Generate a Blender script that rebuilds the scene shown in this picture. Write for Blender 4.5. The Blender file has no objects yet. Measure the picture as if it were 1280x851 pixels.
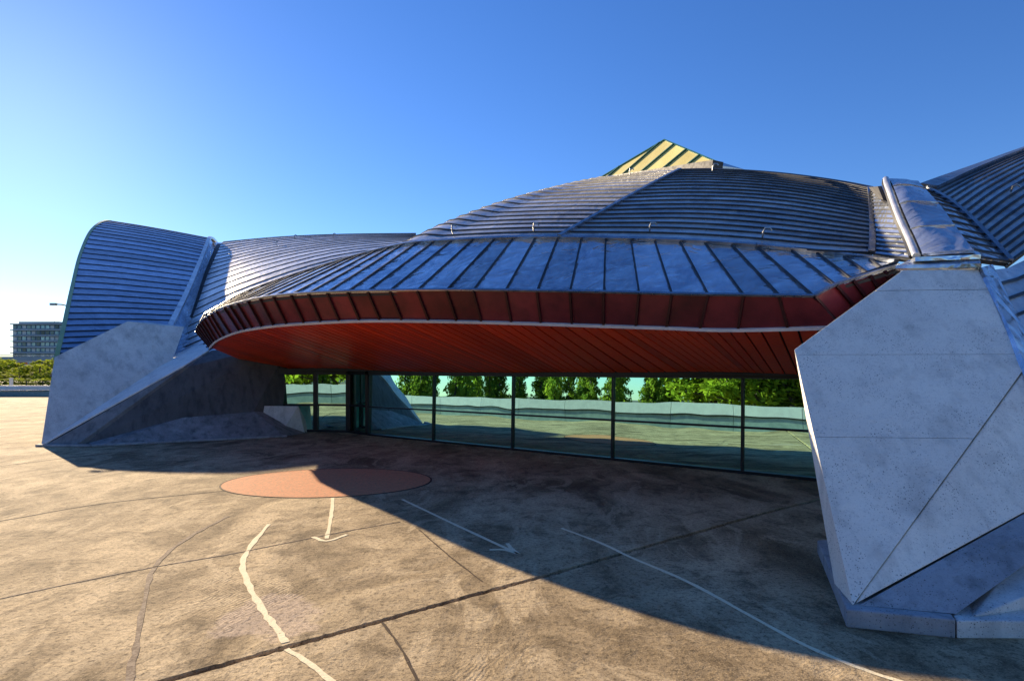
import bpy, bmesh, math, random
from mathutils import Vector, Matrix
random.seed(7)
R = math.radians

# ------------------------------------------------------------------ camera, sky, sun, exposure
scene = bpy.context.scene
F, EYE, CX, HZ = 720.0, 2.1, 640.0, 465.0        # focal length in photo pixels, eye height, principal point
cam_d = bpy.data.cameras.new('camera'); cam = bpy.data.objects.new('camera', cam_d)
scene.collection.objects.link(cam); scene.camera = cam
cam.location = (0, 0, EYE); cam.rotation_euler = (R(90), 0, 0)
cam_d.sensor_width = 36; cam_d.lens = 36 * F / 1280; cam_d.shift_y = (HZ - 425.5) / 1280
cam_d.clip_start = 0.05; cam_d.clip_end = 5000

SUN = Vector((-640, 720, 345)).normalized()
world = bpy.data.worlds.new('World'); scene.world = world; world.use_nodes = True
wn = world.node_tree.nodes; wl = world.node_tree.links; wn.clear()
sky = wn.new('ShaderNodeTexSky'); sky.sky_type = 'NISHITA'; sky.sun_disc = False
sky.sun_elevation = math.asin(SUN.z); sky.sun_rotation = math.atan2(SUN.x, SUN.y)
sky.altitude = 300; sky.air_density = 1.05; sky.dust_density = 0.10; sky.ozone_density = 5.0
hsv = wn.new('ShaderNodeHueSaturation'); hsv.inputs['Saturation'].default_value = 1.15; hsv.inputs['Hue'].default_value = 0.512
bg = wn.new('ShaderNodeBackground'); bg.inputs['Strength'].default_value = 0.075
wo = wn.new('ShaderNodeOutputWorld')
wl.new(sky.outputs[0], hsv.inputs['Color']); wl.new(hsv.outputs[0], bg.inputs['Color']); wl.new(bg.outputs[0], wo.inputs['Surface'])
sd = bpy.data.lights.new('sun', 'SUN'); sd.energy = 5.0; sd.angle = R(0.5); sd.color = (1.0, 0.80, 0.54)
so = bpy.data.objects.new('sun', sd); scene.collection.objects.link(so)
so.rotation_euler = SUN.to_track_quat('Z', 'Y').to_euler(); so.location = SUN * 100
vs = scene.view_settings
vs.view_transform = 'Standard'; vs.look = 'None'; vs.gamma = 1; vs.exposure = 1.35; vs.use_curve_mapping = False

# ------------------------------------------------------------------ helpers
C = scene.collection
WL = {}                                            # world location of every object built here

def at(x, y, d):
    """photo pixel + distance along the view axis -> world point"""
    return Vector(((x - CX) / F * d, d, EYE + (HZ - y) / F * d))

def gp(x, y, z=0.0):
    """photo pixel -> point on the ground"""
    d = F * (EYE - z) / (y - HZ)
    return Vector(((x - CX) / F * d, d, z))

def tag(o, label=None, cat=None, group=None, kind=None):
    if label: o['label'] = label
    if cat: o['category'] = cat
    if group: o['group'] = group
    if kind: o['kind'] = kind
    return o

def empty(name, loc, label, cat, group=None):
    o = bpy.data.objects.new(name, None); C.objects.link(o)
    o.location = loc; o.empty_display_size = 0.3; WL[o] = Vector(loc)
    return tag(o, label, cat, group)

def obj(name, vf, mat, parent=None, smooth=False, origin=None, mat2=None, n1=None):
    """(verts, faces) in world space -> one mesh object, origin at its own base"""
    verts, faces = vf
    verts = [Vector(v) for v in verts]
    if origin is None:
        n = len(verts)
        origin = Vector((sum(v.x for v in verts) / n, sum(v.y for v in verts) / n, min(v.z for v in verts)))
    me = bpy.data.meshes.new(name)
    me.from_pydata([tuple(v - origin) for v in verts], [], faces); me.update()
    bm = bmesh.new(); bm.from_mesh(me); bmesh.ops.recalc_face_normals(bm, faces=bm.faces); bm.to_mesh(me); bm.free()
    if smooth:
        me.shade_smooth()
        try: me.set_sharp_from_angle(angle=R(38))
        except Exception: pass
    me.materials.append(mat)
    if mat2:
        me.materials.append(mat2)
        for p in me.polygons[n1:]: p.material_index = 1
    o = bpy.data.objects.new(name, me); C.objects.link(o)
    WL[o] = origin
    if parent is not None:
        o.parent = parent; o.location = origin - WL[parent]
    else:
        o.location = origin
    return o

def merge(parts):
    V, Fc = [], []
    for v, f in parts:
        b = len(V); V += list(v); Fc += [tuple(i + b for i in q) for q in f]
    return V, Fc

def box(c, s, ax=None):
    """box of size s centred at c, optional axes (3 vectors)"""
    c = Vector(c); a = ax or (Vector((1, 0, 0)), Vector((0, 1, 0)), Vector((0, 0, 1)))
    V = [c + a[0] * (s[0] / 2 * i) + a[1] * (s[1] / 2 * j) + a[2] * (s[2] / 2 * k) for i in (-1, 1) for j in (-1, 1) for k in (-1, 1)]
    return V, [(0, 1, 3, 2), (4, 6, 7, 5), (0, 4, 5, 1), (2, 3, 7, 6), (0, 2, 6, 4), (1, 5, 7, 3)]

def bar(p, q, w, h, up=Vector((0, 0, 1))):
    """square bar from p to q"""
    p, q = Vector(p), Vector(q); d = (q - p); L = d.length; d.normalize()
    s = d.cross(up)
    if s.length < 1e-4: s = d.cross(Vector((1, 0, 0)))
    s.normalize(); u = s.cross(d)
    return box((p + q) / 2, (L, w, h), (d, s, u))

def sweep(pts, w, h, normals):
    """box section (width w, height h, standing on pts along normals) swept along a polyline"""
    V, Fc = [], []
    n = len(pts)
    for i in range(n):
        t = (pts[min(i + 1, n - 1)] - pts[max(i - 1, 0)]).normalized()
        N = normals[i]; s = t.cross(N).normalized()
        V += [pts[i] - s * w / 2, pts[i] + s * w / 2, pts[i] + s * w / 2 + N * h, pts[i] - s * w / 2 + N * h]
    for i in range(n - 1):
        for k in range(4):
            a, b = i * 4 + k, i * 4 + (k + 1) % 4
            Fc.append((a, b, b + 4, a + 4))
    Fc += [(3, 2, 1, 0), tuple(4 * (n - 1) + k for k in range(4))]
    return V, Fc

def tube(pts, rad, sides=6):
    V, Fc = [], []; n = len(pts)
    for i in range(n):
        t = (pts[min(i + 1, n - 1)] - pts[max(i - 1, 0)]).normalized()
        s = t.orthogonal().normalized() if i == 0 else (s0 - t * s0.dot(t)).normalized()
        s0 = s; u = t.cross(s); r = rad[i] if isinstance(rad, (list, tuple)) else rad
        for k in range(sides):
            a = 2 * math.pi * k / sides
            V.append(pts[i] + s * math.cos(a) * r + u * math.sin(a) * r)
    for i in range(n - 1):
        for k in range(sides):
            a, b = i * sides + k, i * sides + (k + 1) % sides
            Fc.append((a, b, b + sides, a + sides))
    Fc += [tuple(range(sides))[::-1], tuple((n - 1) * sides + k for k in range(sides))]
    return V, Fc

def hull(pts):
    bm = bmesh.new()
    for p in pts: bm.verts.new(p)
    bmesh.ops.convex_hull(bm, input=bm.verts)
    bmesh.ops.dissolve_limit(bm, angle_limit=R(0.6), verts=bm.verts, edges=bm.edges)
    bm.verts.ensure_lookup_table(); bm.verts.index_update()
    bad = [v for v in bm.verts if not v.link_faces]
    bmesh.ops.delete(bm, geom=bad, context='VERTS'); bm.verts.index_update()
    out = [v.co.copy() for v in bm.verts], [tuple(v.index for v in f.verts) for f in bm.faces]
    bm.free(); return out

def cr(P, t):
    """Catmull-Rom through the points P, t in 0..1"""
    n = len(P) - 1; x = min(max(t, 0), 1) * n; i = min(int(x), n - 1); f = x - i
    p1, p2 = P[i], P[i + 1]
    p0 = P[i - 1] if i > 0 else p1 * 2 - p2
    p3 = P[i + 2] if i + 2 <= n else p2 * 2 - p1
    return 0.5 * ((2 * p1) + (p2 - p0) * f + (2 * p0 - 5 * p1 + 4 * p2 - p3) * f * f + (3 * p1 - p0 - 3 * p2 + p3) * f ** 3)

class Surf:
    """surface through a grid of points: rows (v) of columns (u)"""
    def __init__(s, rows, out): s.rows = [[at(*p) for p in r] for r in rows]; s.out = Vector(out)
    def p(s, u, v): return cr([cr(r, u) for r in s.rows], v)
    def n(s, u, v):
        e = 0.004
        a = s.p(min(u + e, 1), v) - s.p(max(u - e, 0), v); b = s.p(u, min(v + e, 1)) - s.p(u, max(v - e, 0))
        m = a.cross(b)
        m = m.normalized() if m.length > 1e-9 else s.out.normalized()
        return m if m.dot(s.out) > 0 else -m

def sheet(S, u0, u1, v0, v1, nu, nv, th, lift=0.0, jit=0.0):
    """thick sheet following the surface between parameters"""
    top, bot = [], []
    for j in range(nv + 1):
        for i in range(nu + 1):
            u = u0 + (u1 - u0) * i / nu; v = v0 + (v1 - v0) * j / nv
            P, N = S.p(u, v), S.n(u, v)
            l = lift + (random.uniform(-jit, jit) if 0 < i < nu else 0)
            top.append(P + N * l); bot.append(P + N * (lift - th))
    n = (nu + 1) * (nv + 1); Fc = []
    for j in range(nv):
        for i in range(nu):
            a = j * (nu + 1) + i; q = (a, a + 1, a + nu + 2, a + nu + 1)
            Fc.append(q); Fc.append(tuple(k + n for k in q[::-1]))
    edge = [i for i in range(nu + 1)] + [j * (nu + 1) + nu for j in range(1, nv + 1)] + \
           [nv * (nu + 1) + i for i in range(nu - 1, -1, -1)] + [j * (nu + 1) for j in range(nv - 1, 0, -1)]
    for k in range(len(edge)):
        a, b = edge[k], edge[(k + 1) % len(edge)]
        Fc.append((a, b, b + n, a + n))
    return top + bot, Fc

def rib(S, uv, w, h, base=0.0):
    N = [S.n(u, v) for u, v in uv]
    return sweep([S.p(u, v) + n * base for (u, v), n in zip(uv, N)], w, h, N)

def panels_v(S, parent, mat, name, vs_, u0=0.0, u1=1.0, nu=14, rw=0.036, rh=0.030, jit=0.002):
    """one long roof sheet per strip between successive v lines, each with its standing seam"""
    for j in range(len(vs_) - 1):
        a = sheet(S, u0, u1, vs_[j], vs_[j + 1] , nu, 1, 0.03, 0, jit)
        b = rib(S, [(u0 + (u1 - u0) * i / nu, vs_[j]) for i in range(nu + 1)], rw, rh)
        obj(name, merge([a, b]), mat, parent, smooth=True, mat2=M['seam'], n1=len(a[1]))

# ------------------------------------------------------------------ materials
def material(name, build):
    m = bpy.data.materials.new(name); m.use_nodes = True
    nt = m.node_tree; nt.nodes.clear()
    out = nt.nodes.new('ShaderNodeOutputMaterial'); b = nt.nodes.new('ShaderNodeBsdfPrincipled')
    nt.links.new(b.outputs[0], out.inputs['Surface'])
    build(nt, b, out); return m

class G:
    """tiny node-graph helper"""
    def __init__(s, nt): s.nt = nt; s.pos = None
    def node(s, t, **k):
        n = s.nt.nodes.new(t)
        for a, v in k.items(): setattr(n, a, v)
        return n
    def link(s, a, b): s.nt.links.new(a, b)
    def position(s, scale=(1, 1, 1), rot=(0, 0, 0)):
        g = s.node('ShaderNodeNewGeometry'); m = s.node('ShaderNodeMapping')
        m.inputs['Scale'].default_value = scale; m.inputs['Rotation'].default_value = rot
        s.link(g.outputs['Position'], m.inputs['Vector']); return m.outputs[0]
    def noise(s, vec, scale, detail=4, rough=0.55, dist=0.0):
        n = s.node('ShaderNodeTexNoise'); n.inputs['Scale'].default_value = scale; n.inputs['Detail'].default_value = detail
        n.inputs['Roughness'].default_value = rough; n.inputs['Distortion'].default_value = dist
        s.link(vec, n.inputs['Vector']); return n.outputs['Fac']
    def wave(s, vec, scale, dist, detail=2, dscale=1.0):
        n = s.node('ShaderNodeTexWave'); n.inputs['Scale'].default_value = scale; n.inputs['Distortion'].default_value = dist
        n.inputs['Detail'].default_value = detail; n.inputs['Detail Scale'].default_value = dscale
        s.link(vec, n.inputs['Vector']); return n.outputs['Fac']
    def voro(s, vec, scale):
        n = s.node('ShaderNodeTexVoronoi'); n.inputs['Scale'].default_value = scale
        s.link(vec, n.inputs['Vector']); return n.outputs['Distance']
    def ramp(s, fac, stops):
        n = s.node('ShaderNodeValToRGB'); e = n.color_ramp.elements
        while len(e) < len(stops): e.new(0.5)
        for k, (p, c) in zip(e, stops):
            k.position = p; k.color = (c, c, c, 1) if not isinstance(c, tuple) else (*c, 1)
        s.link(fac, n.inputs['Fac']); return n.outputs['Color']
    def mix(s, fac, a, b, mode='MIX'):
        n = s.node('ShaderNodeMix', data_type='RGBA', blend_type=mode)
        for sock, v in ((n.inputs[0], fac), (n.inputs[6], a), (n.inputs[7], b)):
            if isinstance(v, tuple): sock.default_value = (*v, 1)
            elif isinstance(v, (int, float)): sock.default_value = v
            else: s.link(v, sock)
        return n.outputs[2]
    def math(s, op, a, b=0.0):
        n = s.node('ShaderNodeMath', operation=op)
        for sock, v in zip(n.inputs, (a, b)):
            if isinstance(v, (int, float)): sock.default_value = v
            else: s.link(v, sock)
        return n.outputs[0]
    def bump(s, h, strength, dist, prev=None):
        n = s.node('ShaderNodeBump'); n.inputs['Strength'].default_value = strength; n.inputs['Distance'].default_value = dist
        s.link(h, n.inputs['Height'])
        if prev is not None: s.link(prev, n.inputs['Normal'])
        return n.outputs[0]
    def rand(s):
        return s.node('ShaderNodeObjectInfo').outputs['Random']

def zinc(name, c1, c2, metal=0.88, rough=0.30, wave=0.25):
    def f(nt, b, out):
        g = G(nt); P = g.position()
        n1 = g.noise(P, 0.9, 5, 0.6, 0.6); n2 = g.noise(P, 7, 4, 0.65)
        col = g.mix(g.ramp(n1, [(0.3, 0.0), (0.7, 1.0)]), c1, c2)
        col = g.mix(g.ramp(n2, [(0.55, 0.0), (0.85, 0.5)]), col, tuple(x * 0.55 for x in c1))
        stk = g.ramp(g.noise(g.position((1.6, 1.6, 0.35)), 1.7, 6, 0.7, 0.4), [(0.45, 0.0), (0.70, 0.65)])
        col = g.mix(stk, col, tuple(min(1, x * 1.35) for x in c2))
        col = g.mix(1.0, col, g.ramp(g.rand(), [(0, 0.68), (1, 1.15)]), 'MULTIPLY')
        spots = g.ramp(g.voro(P, 9), [(0.02, 1.0), (0.07, 0.0)])
        col = g.mix(g.math('MULTIPLY', spots, 0.35), col, (0.7, 0.7, 0.68))
        nt.links.new(col, b.inputs['Base Color']); b.inputs['Metallic'].default_value = metal
        nt.links.new(g.ramp(n2, [(0.3, rough * 0.75), (0.8, rough * 1.4)]), b.inputs['Roughness'])
        bp = g.bump(g.noise(P, 2.2, 2, 0.5, 0.8), wave, 0.12)
        nt.links.new(g.bump(n2, 0.05, 0.02, bp), b.inputs['Normal'])
    return material(name, f)

def plain(name, c1, c2=None, rough=0.6, metal=0.0, scale=3.0, bump=0.15, var=0.15):
    c2 = c2 or tuple(x * 0.7 for x in c1)
    def f(nt, b, out):
        g = G(nt); P = g.position()
        n = g.noise(P, scale, 5, 0.6)
        col = g.mix(g.ramp(n, [(0.35, 0.0), (0.7, 1.0)]), c1, c2)
        col = g.mix(1.0, col, g.ramp(g.rand(), [(0, 1 - var), (1, 1 + var)]), 'MULTIPLY')
        nt.links.new(col, b.inputs['Base Color']); b.inputs['Metallic'].default_value = metal; b.inputs['Roughness'].default_value = rough
        nt.links.new(g.bump(g.noise(P, scale * 5, 4), bump, 0.03), b.inputs['Normal'])
    return material(name, f)

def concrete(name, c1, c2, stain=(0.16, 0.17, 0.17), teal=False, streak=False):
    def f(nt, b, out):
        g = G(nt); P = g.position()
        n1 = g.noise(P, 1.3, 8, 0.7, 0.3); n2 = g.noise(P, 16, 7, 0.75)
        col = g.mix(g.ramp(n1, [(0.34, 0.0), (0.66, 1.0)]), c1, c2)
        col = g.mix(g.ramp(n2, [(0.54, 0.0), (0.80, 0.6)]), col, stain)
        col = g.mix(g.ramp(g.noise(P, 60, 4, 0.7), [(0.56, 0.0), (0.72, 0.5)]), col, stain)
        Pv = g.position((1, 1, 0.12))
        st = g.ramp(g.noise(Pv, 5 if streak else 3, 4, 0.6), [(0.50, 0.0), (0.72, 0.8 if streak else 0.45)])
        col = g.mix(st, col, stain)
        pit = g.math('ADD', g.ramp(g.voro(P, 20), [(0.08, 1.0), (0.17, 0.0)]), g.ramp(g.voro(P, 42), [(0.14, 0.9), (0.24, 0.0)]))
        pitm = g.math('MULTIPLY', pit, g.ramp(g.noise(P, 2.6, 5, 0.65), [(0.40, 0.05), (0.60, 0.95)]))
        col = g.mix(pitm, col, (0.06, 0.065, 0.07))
        if teal:                                     # verdigris run-off from the copper edge above
            ng = g.node('ShaderNodeNewGeometry'); sp = g.node('ShaderNodeSeparateXYZ'); nt.links.new(ng.outputs['Position'], sp.inputs[0])
            hz = g.ramp(g.math('DIVIDE', sp.outputs['Z'], 4.0), [(0.56, 0.0), (0.64, 1.0), (0.70, 1.0), (0.76, 0.0)])
            xz = g.ramp(g.math('DIVIDE', sp.outputs['X'], 5.0), [(0.66, 1.0), (0.76, 0.0)])
            tz = g.math('MULTIPLY', g.math('MULTIPLY', hz, xz), g.ramp(g.noise(P, 6, 5, 0.7), [(0.45, 0.0), (0.62, 0.8)]))
            col = g.mix(tz, col, (0.12, 0.42, 0.45))
        nt.links.new(col, b.inputs['Base Color']); b.inputs['Roughness'].default_value = 0.8
        h = g.math('SUBTRACT', g.noise(P, 6, 6, 0.7), pitm)
        nt.links.new(g.bump(h, 0.35, 0.05), b.inputs['Normal'])
    return material(name, f)

def terrace_mat():
    def f(nt, b, out):
        g = G(nt); P = g.position()
        big = g.noise(g.position((1.0, 0.55, 1.0), (0, 0, R(-25))), 0.7, 6, 0.6, 0.9); mid = g.noise(P, 2.6, 7, 0.68, 0.5)
        fine = g.noise(P, 22, 6, 0.75); grit = g.noise(P, 75, 3, 0.6)
        col = g.mix(g.ramp(big, [(0.32, 0.0), (0.64, 1.0)]), (0.16, 0.115, 0.064), (0.55, 0.43, 0.265))
        col = g.mix(g.ramp(mid, [(0.49, 0.0), (0.64, 0.62)]), col, (0.10, 0.072, 0.041))
        sw = g.noise(g.position((1.0, 0.5, 1.0), (0, 0, R(15))), 1.1, 8, 0.66, 1.6)
        col = g.mix(g.ramp(sw, [(0.52, 0.0), (0.60, 0.65), (0.70, 0.1)]), col, (0.58, 0.46, 0.29))
        col = g.mix(g.ramp(sw, [(0.32, 0.6), (0.43, 0.0)]), col, (0.065, 0.047, 0.030))
        # a pale washed-out patch where the skin has worn through
        pa = gp(335, 770); ng = g.node('ShaderNodeNewGeometry'); dv = g.node('ShaderNodeVectorMath', operation='DISTANCE')
        nt.links.new(ng.outputs['Position'], dv.inputs[0]); dv.inputs[1].default_value = tuple(pa)
        dd = g.math('ADD', dv.outputs['Value'], g.math('MULTIPLY', g.noise(P, 2.0, 5, 0.6), 1.1))
        col = g.mix(g.ramp(dd, [(0.88, 0.8), (0.98, 0.0)]), col, (0.46, 0.36, 0.27))
        col = g.mix(g.ramp(fine, [(0.49, 0.0), (0.66, 0.8)]), col, (0.05, 0.037, 0.023))
        col = g.mix(g.ramp(grit, [(0.58, 0.0), (0.68, 0.6)]), col, (0.50, 0.39, 0.25))
        col = g.mix(g.ramp(grit, [(0.34, 0.7), (0.42, 0.0)]), col, (0.05, 0.036, 0.026))
        nt.links.new(col, b.inputs['Base Color']); b.inputs['Roughness'].default_value = 0.9; b.inputs['Specular IOR Level'].default_value = 0.1
        rip = g.wave(g.position((1, 1, 1), (0, 0, R(25))), 8.0, 11.0, 4, 0.7)
        msk = g.ramp(g.noise(P, 0.45, 3, 0.5), [(0.54, 0.0), (0.66, 1.0)])
        b0 = g.bump(big, 0.35, 0.10)
        b1 = g.bump(g.math('MULTIPLY', rip, msk), 0.30, 0.012, b0)
        b2 = g.bump(mid, 0.45, 0.05, b1)
        b3 = g.bump(fine, 0.45, 0.012, b2)
        nt.links.new(g.bump(grit, 0.35, 0.005, b3), b.inputs['Normal'])
    return material('terrace_resin', f)

def worn_paint(name, c1, c2, ground, wear):
    def f(nt, b, out):
        g = G(nt); P = g.position()
        col = g.mix(g.noise(P, 6, 4), c1, c2)
        w = g.ramp(g.noise(P, 18, 6, 0.75), [(wear, 0.0), (wear + 0.10, 1.0)])
        col = g.mix(w, col, ground); col = g.mix(g.ramp(g.noise(P, 70, 2), [(0.6, 0.0), (0.7, 0.6)]), col, ground)
        nt.links.new(col, b.inputs['Base Color']); b.inputs['Roughness'].default_value = 0.85; b.inputs['Specular IOR Level'].default_value = 0.1
        nt.links.new(g.bump(g.noise(P, 30, 4), 0.4, 0.01), b.inputs['Normal'])
    return material(name, f)

def glass_mat(name, tint, rough=0.0):
    def f(nt, b, out):
        g = G(nt); P = g.position()
        gl = g.node('ShaderNodeBsdfGlossy'); gl.inputs['Color'].default_value = (*tint, 1); gl.inputs['Roughness'].default_value = rough
        tr = g.node('ShaderNodeBsdfTransparent'); tr.inputs['Color'].default_value = (0.25, 0.42, 0.40, 1)
        nt.links.new(g.bump(g.noise(P, 0.7, 1, 0.4), 0.06, 0.12), gl.inputs['Normal'])
        mx = g.node('ShaderNodeMixShader'); mx.inputs[0].default_value = 0.96
        nt.links.new(tr.outputs[0], mx.inputs[1]); nt.links.new(gl.outputs[0], mx.inputs[2]); nt.links.new(mx.outputs[0], out.inputs['Surface'])
    return material(name, f)

def leaf_mat(name, c1, c2):
    def f(nt, b, out):
        g = G(nt); P = g.position()
        col = g.mix(g.ramp(g.noise(P, 1.6, 4), [(0.35, 0.0), (0.65, 1.0)]), c1, c2)
        col = g.mix(1.0, col, g.ramp(g.rand(), [(0, 0.7), (1, 1.3)]), 'MULTIPLY')
        nt.links.new(col, b.inputs['Base Color']); b.inputs['Roughness'].default_value = 0.8; b.inputs['Specular IOR Level'].default_value = 0.08
        t = g.node('ShaderNodeBsdfTranslucent'); nt.links.new(col, t.inputs['Color'])
        mx = g.node('ShaderNodeMixShader'); mx.inputs[0].default_value = 0.5
        nt.links.new(b.outputs[0], mx.inputs[1]); nt.links.new(t.outputs[0], mx.inputs[2]); nt.links.new(mx.outputs[0], out.inputs['Surface'])
    return material(name, f)

def soffit_mat():
    def f(nt, b, out):
        g = G(nt); P = g.position()
        n = g.noise(g.position((1, 1, 1)), 14, 5, 0.7)
        col = g.mix(g.ramp(n, [(0.35, 0.0), (0.7, 1.0)]), (1.0, 0.092, 0.008), (0.82, 0.045, 0.006))
        col = g.mix(1.0, col, g.ramp(g.rand(), [(0, 0.72), (1, 1.08)]), 'MULTIPLY')
        nt.links.new(col, b.inputs['Base Color']); b.inputs['Roughness'].default_value = 0.38
        nt.links.new(g.bump(n, 0.25, 0.02), b.inputs['Normal'])
    return material('soffit_red', f)

M = dict(
    zinc=zinc('zinc', (0.34, 0.37, 0.42), (0.72, 0.71, 0.69), 0.58, 0.34, 0.25),
    zinc_skirt=zinc('zinc_skirt', (0.36, 0.42, 0.52), (0.68, 0.72, 0.77), 0.75, 0.17, 0.6),
    zinc_blue=zinc('zinc_shaded', (0.20, 0.27, 0.39), (0.34, 0.41, 0.52), 0.7, 0.34, 0.25),  # shaded blue of the barrel vault put into a darker zinc colour
    zinc_dark=zinc('zinc_dark', (0.22, 0.24, 0.28), (0.34, 0.36, 0.40)),
    seam=zinc('zinc_seam', (0.022, 0.024, 0.03), (0.05, 0.053, 0.06), 0.25, 0.55, 0.0),
    fseam=plain('fascia_seam', (0.05, 0.01, 0.012), None, 0.4, 0.3),
    under=plain('underlay', (0.03, 0.03, 0.035)),
    fascia=plain('fascia_maroon', (0.17, 0.022, 0.030), (0.075, 0.010, 0.016), 0.32, 0.25, 2.0, 0.15, 0.35),
    soffit=soffit_mat(),
    trim=plain('edge_white', (0.75, 0.72, 0.74), (0.6, 0.58, 0.6), 0.5),
    frame=plain('frame_dark', (0.018, 0.02, 0.024), None, 0.4, 0.3),
    conc=concrete('concrete_pale', (0.86, 0.83, 0.75), (0.74, 0.71, 0.65), (0.32, 0.31, 0.29), teal=True),
    conc_white=concrete('concrete_ridge_lit', (0.88, 0.87, 0.84), (0.80, 0.79, 0.77), (0.4, 0.4, 0.4)),  # light on the up-facing ridge strip put into a near-white base
    conc2=concrete('concrete_grey', (0.76, 0.75, 0.71), (0.58, 0.575, 0.55)),
    conc_mid=concrete('concrete_weathered_shaded', (0.26, 0.265, 0.27), (0.16, 0.165, 0.17), (0.08, 0.08, 0.08), streak=True),  # streaky weathering, with the facet's shade mixed into the base colour
    conc_dk=concrete('concrete_streaked_shaded', (0.13, 0.13, 0.135), (0.08, 0.08, 0.085), (0.035, 0.035, 0.04), streak=True),  # dark streaks, plus shade of the inner facet painted into the tone
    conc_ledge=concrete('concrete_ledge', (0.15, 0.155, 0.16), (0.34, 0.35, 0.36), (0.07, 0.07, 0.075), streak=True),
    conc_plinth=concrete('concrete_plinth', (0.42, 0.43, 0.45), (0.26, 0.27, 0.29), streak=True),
    terrace=terrace_mat(),
    soil=plain('soil', (0.10, 0.085, 0.06), (0.06, 0.07, 0.035), 0.9, 0, 0.08),
    joint=plain('joint_dark', (0.012, 0.011, 0.012), None, 0.8),
    paint=worn_paint('paint_cream', (0.82, 0.74, 0.52), (0.68, 0.58, 0.38), (0.28, 0.21, 0.14), 0.62),
    seal=worn_paint('seal_grey', (0.30, 0.24, 0.18), (0.20, 0.155, 0.11), (0.14, 0.10, 0.07), 0.45),
    crack=worn_paint('crack_dark', (0.045, 0.032, 0.024), (0.08, 0.058, 0.04), (0.22, 0.17, 0.12), 0.60),
    disc=worn_paint('disc_red', (0.62, 0.29, 0.15), (0.46, 0.19, 0.10), (0.32, 0.20, 0.12), 0.50),
    glass=glass_mat('glass_mirror', (0.52, 1.0, 0.90)),
    parapet=plain('parapet_white', (0.78, 0.78, 0.74), (0.66, 0.67, 0.64), 0.7),
    parapet_b=plain('parapet_teal', (0.30, 0.38, 0.36), (0.20, 0.27, 0.26), 0.7),
    yellow=plain('skylight_yellow', (0.80, 0.68, 0.26), (0.68, 0.57, 0.18), 0.45, 0, 1.2, 0.1),
    green=plain('skylight_green', (0.02, 0.13, 0.10), None, 0.4),
    verge=plain('verge_sunlit', (0.42, 0.50, 0.22), (0.30, 0.40, 0.18), 0.5, 0.3),  # yellow-green of the sun-caught edge put into the trim colour
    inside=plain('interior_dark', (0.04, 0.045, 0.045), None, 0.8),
    bark=plain('bark', (0.09, 0.065, 0.045), None, 0.9, 0, 8, 0.5),
    leaf=leaf_mat('leaf_broad', (0.36, 0.40, 0.03), (0.16, 0.24, 0.022)),
    needle=leaf_mat('leaf_needle', (0.14, 0.24, 0.03), (0.30, 0.35, 0.035)),
    tower=plain('tower_wall', (0.16, 0.26, 0.36), (0.12, 0.20, 0.30), 0.5, 0, 0.05),
    slab=plain('tower_slab', (0.45, 0.50, 0.52), None, 0.6, 0, 0.05),
    pane=plain('tower_pane', (0.06, 0.12, 0.17), (0.22, 0.30, 0.32), 0.12, 0.4, 0.15, 0.0, 0.8),
    blind=plain('tower_blind', (0.62, 0.64, 0.62), None, 0.6),
    brick=plain('brick_orange', (0.45, 0.16, 0.09), None, 0.8),
    steel=plain('steel', (0.35, 0.36, 0.37), None, 0.35, 0.8),
)

# ------------------------------------------------------------------ ground and terrace
obj('ground', ([(-1500, -600, -0.06), (1500, -600, -0.06), (1500, 2600, -0.06), (-1500, 2600, -0.06)], [(0, 1, 2, 3)]), M['soil'])['kind'] = 'structure'
# the terrace is two slabs of cast resin floor parted by a wide expansion joint
J = [gp(270, 833), gp(420, 791), gp(560, 752), gp(690, 717), gp(800, 685), gp(960, 640), gp(1040, 620)]
d0 = (J[0] - J[1]).normalized(); d1 = (J[-1] - J[-2]).normalized()
JL = [J[0] + d0 * 30] + J + [J[-1] + d1 * 40]
jn = Vector((-d1.y, d1.x, 0)); jn = jn if jn.y > 0 else -jn
PAR = [Vector((40, -45, 0)), Vector((-8.5 + 0.745 * 20, -1.7 - 0.667 * 20, 0)), Vector((-8.5, -1.7, 0)), Vector((-22.9, 11.2, 0)), Vector((-44, 30.1, 0)), Vector((-46, 50, 0)), Vector((-30, 50.6, 0)), Vector((20, 52, 0))]
def slab(side):
    rng = random.Random(3 + side)
    fine = [JL[i].lerp(JL[i + 1], k / 24) for i in range(len(JL) - 1) for k in range(24)] + [JL[-1]]
    pts = [p + jn * (side * rng.uniform(0.026, 0.048)) for p in fine]
    V = list(pts)
    if side > 0:
        V += [Vector((60, 60, 0)), Vector((-60, 60, 0)), Vector((-60, -30, 0))]
    else:
        V += [Vector((60, -60, 0)), Vector((-60, -60, 0))]
    n = len(V); W = V + [v - Vector((0, 0, 0.05)) for v in V]
    Fc = [tuple(range(n)), tuple(range(2 * n - 1, n - 1, -1))] + [(i, (i + 1) % n, (i + 1) % n + n, i + n) for i in range(n)]
    return W, Fc
ter = obj('terrace', slab(1), M['terrace']); ter['kind'] = 'structure'
ter2 = obj('terrace', slab(-1), M['terrace']); ter2['kind'] = 'structure'
jt = obj('terrace_joint', merge([bar(JL[i] - Vector((0, 0, 0.045)), JL[i + 1] - Vector((0, 0, 0.045)), 0.13, 0.02) for i in range(len(JL) - 1)]), M['joint']); jt['kind'] = 'structure'

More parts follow.
